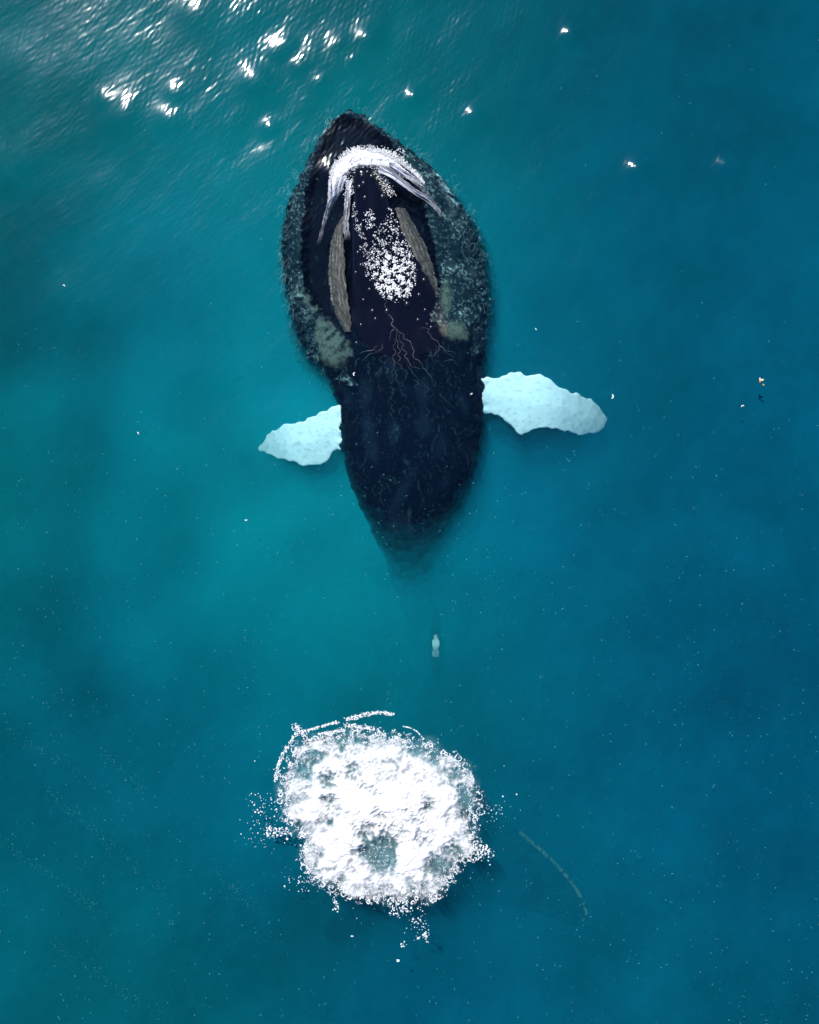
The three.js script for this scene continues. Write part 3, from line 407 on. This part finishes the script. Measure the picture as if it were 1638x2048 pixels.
// pale threads over the whale's back; lip lacework added for refracted light
{
  const tubes = [], thread = (list, r) => { const c = new THREE.CatmullRomCurve3(list, false, 'centripetal'), n = Math.max(8, Math.round(c.getLength() / 0.025)); const g = new THREE.TubeGeometry(c, n, r, 4, false), p = g.attributes.position, N = 5; for (let i = 0; i <= n; i++) { const s = (0.25 + 0.75 * Math.sin(Math.PI * i / n)) * (0.75 + 0.4 * n2(i * 0.3, list[0].x * 9)), q = c.getPointAt(i / n); for (let j = 0; j < N; j++) { const o = i * N + j; p.setXYZ(o, lerp(q.x, p.getX(o), s), lerp(q.y, p.getY(o), s * 0.6), lerp(q.z, p.getZ(o), s)); } } g.deleteAttribute('uv'); tubes.push(g); };
  const W = (list, r, y = -0.01) => thread(new THREE.CatmullRomCurve3(list.map(([a, b]) => new THREE.Vector3(a, b, 0)), false, 'centripetal').getPoints(list.length * 4).map((v) => [v.x + 5 * n2(v.x * 0.05, v.y * 0.06), v.y]).map(([a, b]) => { const p = P(a, b, 0); p.y = Math.max(y, topY(p.x, p.z) + 0.004); return p; }), r * 0.6);
  W([[770, 598], [773, 615], [777, 632], [784, 644], [786, 660], [781, 675], [777, 682]], 0.009); W([[777, 632], [786, 648], [797, 664], [808, 675], [820, 690], [826, 702], [830, 715], [840, 724], [850, 738], [864, 756], [868, 774]], 0.008);
  W([[797, 668], [803, 686], [808, 700], [812, 714], [818, 728], [828, 734], [846, 738]], 0.007); W([[790, 660], [793, 676], [796, 694], [798, 712], [799, 728], [803, 740]], 0.007); W([[786, 678], [789, 694], [787, 712], [787, 722], [783, 738], [783, 748]], 0.006);
  W([[767, 688], [763, 697], [757, 704]], 0.008); W([[754, 692], [744, 700], [730, 703], [722, 705], [718, 708]], 0.008); W([[752, 705], [740, 708], [730, 714], [725, 724]], 0.005); W([[718, 716], [712, 724], [708, 734]], 0.006); W([[686, 735], [683, 748], [682, 770]], 0.005); W([[694, 733], [695, 742]], 0.006);
  W([[842, 658], [850, 657], [858, 664], [868, 678], [878, 688], [890, 699], [905, 704]], 0.007); W([[854, 712], [868, 710], [874, 703], [880, 692], [886, 697], [894, 706], [910, 716]], 0.006); W([[882, 724], [896, 720], [908, 721], [916, 731]], 0.005);
  W([[760, 735], [756, 744], [752, 752]], 0.006); W([[775, 735], [771, 748]], 0.006); W([[796, 735], [793, 750], [796, 770]], 0.005); W([[806, 735], [812, 748], [808, 765]], 0.004); W([[820, 730], [826, 745], [840, 760]], 0.005); W([[880, 784], [888, 797], [896, 806]], 0.005);
  for (let k = 0; k < 26; k++) { const x0 = 700 + 220 * rnd(), y0 = 690 + 180 * rnd(), l = 10 + 30 * rnd(), b = (x0 - 800) * 0.05; W([[x0, y0], [x0 + b + 7 * (rnd() - 0.5), y0 + l * 0.3], [x0 + b + 8 * (rnd() - 0.5), y0 + l * 0.55], [x0 + b * 1.5 + 7 * (rnd() - 0.5), y0 + l * 0.8], [x0 + b * 2, y0 + l]], 0.0012 + 0.002 * rnd(), -0.05); }
  const g1 = mergeGeometries(tubes), th = new THREE.Mesh(g1, new THREE.MeshStandardMaterial({ color: rgb(0.8, 0.8, 0.8), roughness: 0.9, transparent: true, opacity: 0.09 })); th.name = 'pale_threads';
  tag(th, 'thin pale threads of foam running down the whale\'s back', 'foam', 0, 'stuff'); scene.add(shade(th));
  tubes.length = 0;
  const lace = (curve, n, spread, big) => { for (let k = 0; k < n; k++) { const t = rnd(), p = curve.getPoint(t), tg = curve.getTangent(t), off = (rnd() + rnd() - 1) * spread, cx = p.x - tg.z * off, cz = p.z + tg.x * off, L = (0.03 + 0.11 * rnd() * rnd()) * big, wd = L * (0.2 + 0.5 * rnd()), hd = 0.6 + 0.9 * (rnd() - 0.5), open = rnd() < 0.45, list = []; const m = open ? 6 : 9; for (let i = 0; i <= m; i++) { const a = open ? (i / m - 0.5) * 2 : i / m * 6.2832, u = open ? a : Math.cos(a), v = open ? 0.4 * Math.sin(a * 4 + k) : Math.sin(a); const q = 1 + 0.35 * n2(i * 0.8, k); const lx = v * wd * q, lz = u * L * q; list.push(new THREE.Vector3(cx + lx * Math.cos(hd) + lz * Math.sin(-hd), -0.015 - 0.05 * rnd() * 0.3, cz + lx * Math.sin(hd) + lz * Math.cos(hd))); } thread(list, 0.002 + 0.0028 * rnd()); } };
  lace(curveOf([[668, 225, 0], [640, 262, 0], [612, 310, 0], [592, 345, 0], [573, 385, 0], [565, 440, 0], [562, 490, 0], [566, 545, 0], [576, 600, 0], [588, 660, 0]]), 80, 0.12, 0.7);
  lace(curveOf([[702, 206, 0], [730, 226, 0], [770, 255, 0], [812, 285, 0], [850, 310, 0], [882, 338, 0], [906, 370, 0], [928, 405, 0], [945, 440, 0], [955, 480, 0], [962, 530, 0]]), 60, 0.13, 0.7);
  const lc = new THREE.Mesh(mergeGeometries(tubes), new THREE.MeshStandardMaterial({ color: rgb(0.8, 0.8, 0.8), roughness: 0.9, transparent: true, opacity: 0.16 })); lc.name = 'refraction_lacework';
  tag(lc, 'lacework of pale curling foam lines along the whale\'s lips', 'foam', 0, 'stuff'); scene.add(shade(lc));
}
// krill and other flecks drifting just under the surface
{
  const crescent = new THREE.TorusGeometry(1, 0.28, 4, 6, 1.8).rotateX(Math.PI / 2), list = [];
  const add = (x, z, r) => { if (near(x, z) < 0 && topY(x, z) > -0.12) return; list.push([x, -0.03 - 0.18 * rnd(), z, r, 1, rnd() * 6.28]); };
  for (let k = 0; k < 60000 && list.length < 9000; k++) { const x = (rnd() - 0.5) * 14.5, z = lerp(-8, 8.6, rnd()), w = lerp(0.12, 1, sstep(-4, 1.5, z)) * (0.35 + 0.65 * sstep(-0.5, 0.6, n2(x * 0.6, z * 0.6) + 0.6 * n2(x * 2.4, z * 2.4))); if (rnd() < w) add(x, z, 0.0035 + 0.014 * rnd() ** 7); }
  for (const [a, b, c, d, n] of [[0, 1455, 260, 1620, 90], [90, 1585, 330, 1790, 120], [0, 1690, 200, 1830, 90], [100, 1890, 330, 2048, 110], [200, 1500, 290, 1590, 50], [420, 1740, 520, 1830, 60]]) for (let k = 0; k < n; k++) { const t = rnd(), p = P(lerp(a, c, t) + 14 * (rnd() + rnd() - 1), lerp(b, d, t) + 14 * (rnd() + rnd() - 1)); add(p.x, p.z, 0.005 + 0.004 * rnd()); }
  const kr = blobs('krill', list, new THREE.MeshStandardMaterial({ color: rgb(0.18, 0.36, 0.37), roughness: 0.8, transparent: true, opacity: 0.62 }), scene, crescent); tag(kr, 'tiny pale krill drifting in the blue-green water', 'krill', 0, 'stuff'); shade(kr);
}
const fleckMat = new THREE.MeshStandardMaterial({ color: rgb(0.8, 0.8, 0.78), roughness: 0.7 });
for (const [px, py, r, a, where] of [[708, 748, 4, 1.2, 'white curled feather over the whale\'s dark back'], [1225, 793, 5, 4.4, 'white curled feather beyond the tip of the longer flipper'], [943, 788, 3, 0.4, 'tiny white feather at the root of the longer flipper'], [1072, 658, 2.6, 2, 'tiny white feather between the jaw and the longer flipper'], [276, 866, 3, 5, 'small white feather beside the shorter flipper'], [492, 1040, 3, 3, 'tiny white feather behind the shorter flipper'], [128, 571, 3, 5.6, 'small white feather alone in open water across from the jaw'], [1485, 812, 3.4, 0.2, 'white curved feather close to the orange leaf']]) {
  const g = new THREE.Group(); named(g, 'feather'); g.position.copy(P(px, py, 0.02)); g.rotation.y = a; tag(g, where, 'feather', 'feathers floating on the sea');
  const c = new THREE.TubeGeometry(new THREE.CatmullRomCurve3([new THREE.Vector3(-1, 0, 0.5), new THREE.Vector3(-0.3, 0.2, -0.3), new THREE.Vector3(0.5, 0.2, -0.4), new THREE.Vector3(1, 0, 0.2)]), 14, 0.32, 6); const q = c.attributes.position; for (let i = 0; i < q.count; i++) { const e = Math.min(1, 1.15 - Math.abs(q.getX(i)) * 0.8); q.setY(i, q.getY(i) * 0.5 * e); q.setZ(i, q.getZ(i) * lerp(0.8, 1, e)); }
  c.scale(0.75 * r / PX, 0.75 * r / PX, 0.75 * r / PX); c.computeVertexNormals(); part('vane', c, fleckMat, g); scene.add(shade(g));
}
{ // a scrap of leaf afloat
  const g = new THREE.Group(); named(g, 'leaf_scrap'); g.position.copy(P(1520, 761, 0.03)); tag(g, 'tiny orange leaf scrap with two pale lobes floating in open water', 'leaf');
  const lobe = (l, w) => { const s = new THREE.Shape(); s.moveTo(0, 0); s.quadraticCurveTo(w, l * 0.5, w * 0.3, l); s.quadraticCurveTo(-w, l * 0.6, 0, 0); return new THREE.ExtrudeGeometry(s, { depth: 0.006, bevelEnabled: true, bevelSize: 0.003, bevelThickness: 0.003, bevelSegments: 1, curveSegments: 8 }).rotateX(-Math.PI / 2); };
  const cream = new THREE.MeshStandardMaterial({ color: rgb(0.75, 0.62, 0.42), roughness: 0.7 }), orange = new THREE.MeshStandardMaterial({ color: rgb(0.55, 0.3, 0.05), roughness: 0.7 }), black = new THREE.MeshStandardMaterial({ color: rgb(0.02, 0.02, 0.015), roughness: 0.7 });
  part('lobe', lobe(0.045, 0.018).rotateY(0.1), cream, g); const b = part('lobe', lobe(0.06, 0.022).rotateY(-1.25), cream, g); b.position.y = 0.004;
  part('blade', lobe(0.05, 0.02).rotateY(Math.PI).translate(0, 0.01, -0.02), orange, g); part('stalk', new THREE.CapsuleGeometry(0.008, 0.04, 4, 8).rotateX(Math.PI / 2).rotateY(0.8).translate(0.022, 0.004, 0.045), black, g); part('stalk_end', lobe(0.04, 0.014).rotateY(-2.1).translate(0.035, 0, 0.055), orange, g);
  scene.add(shade(g));
}
console.log('all built');
renderer.render(scene, camera);
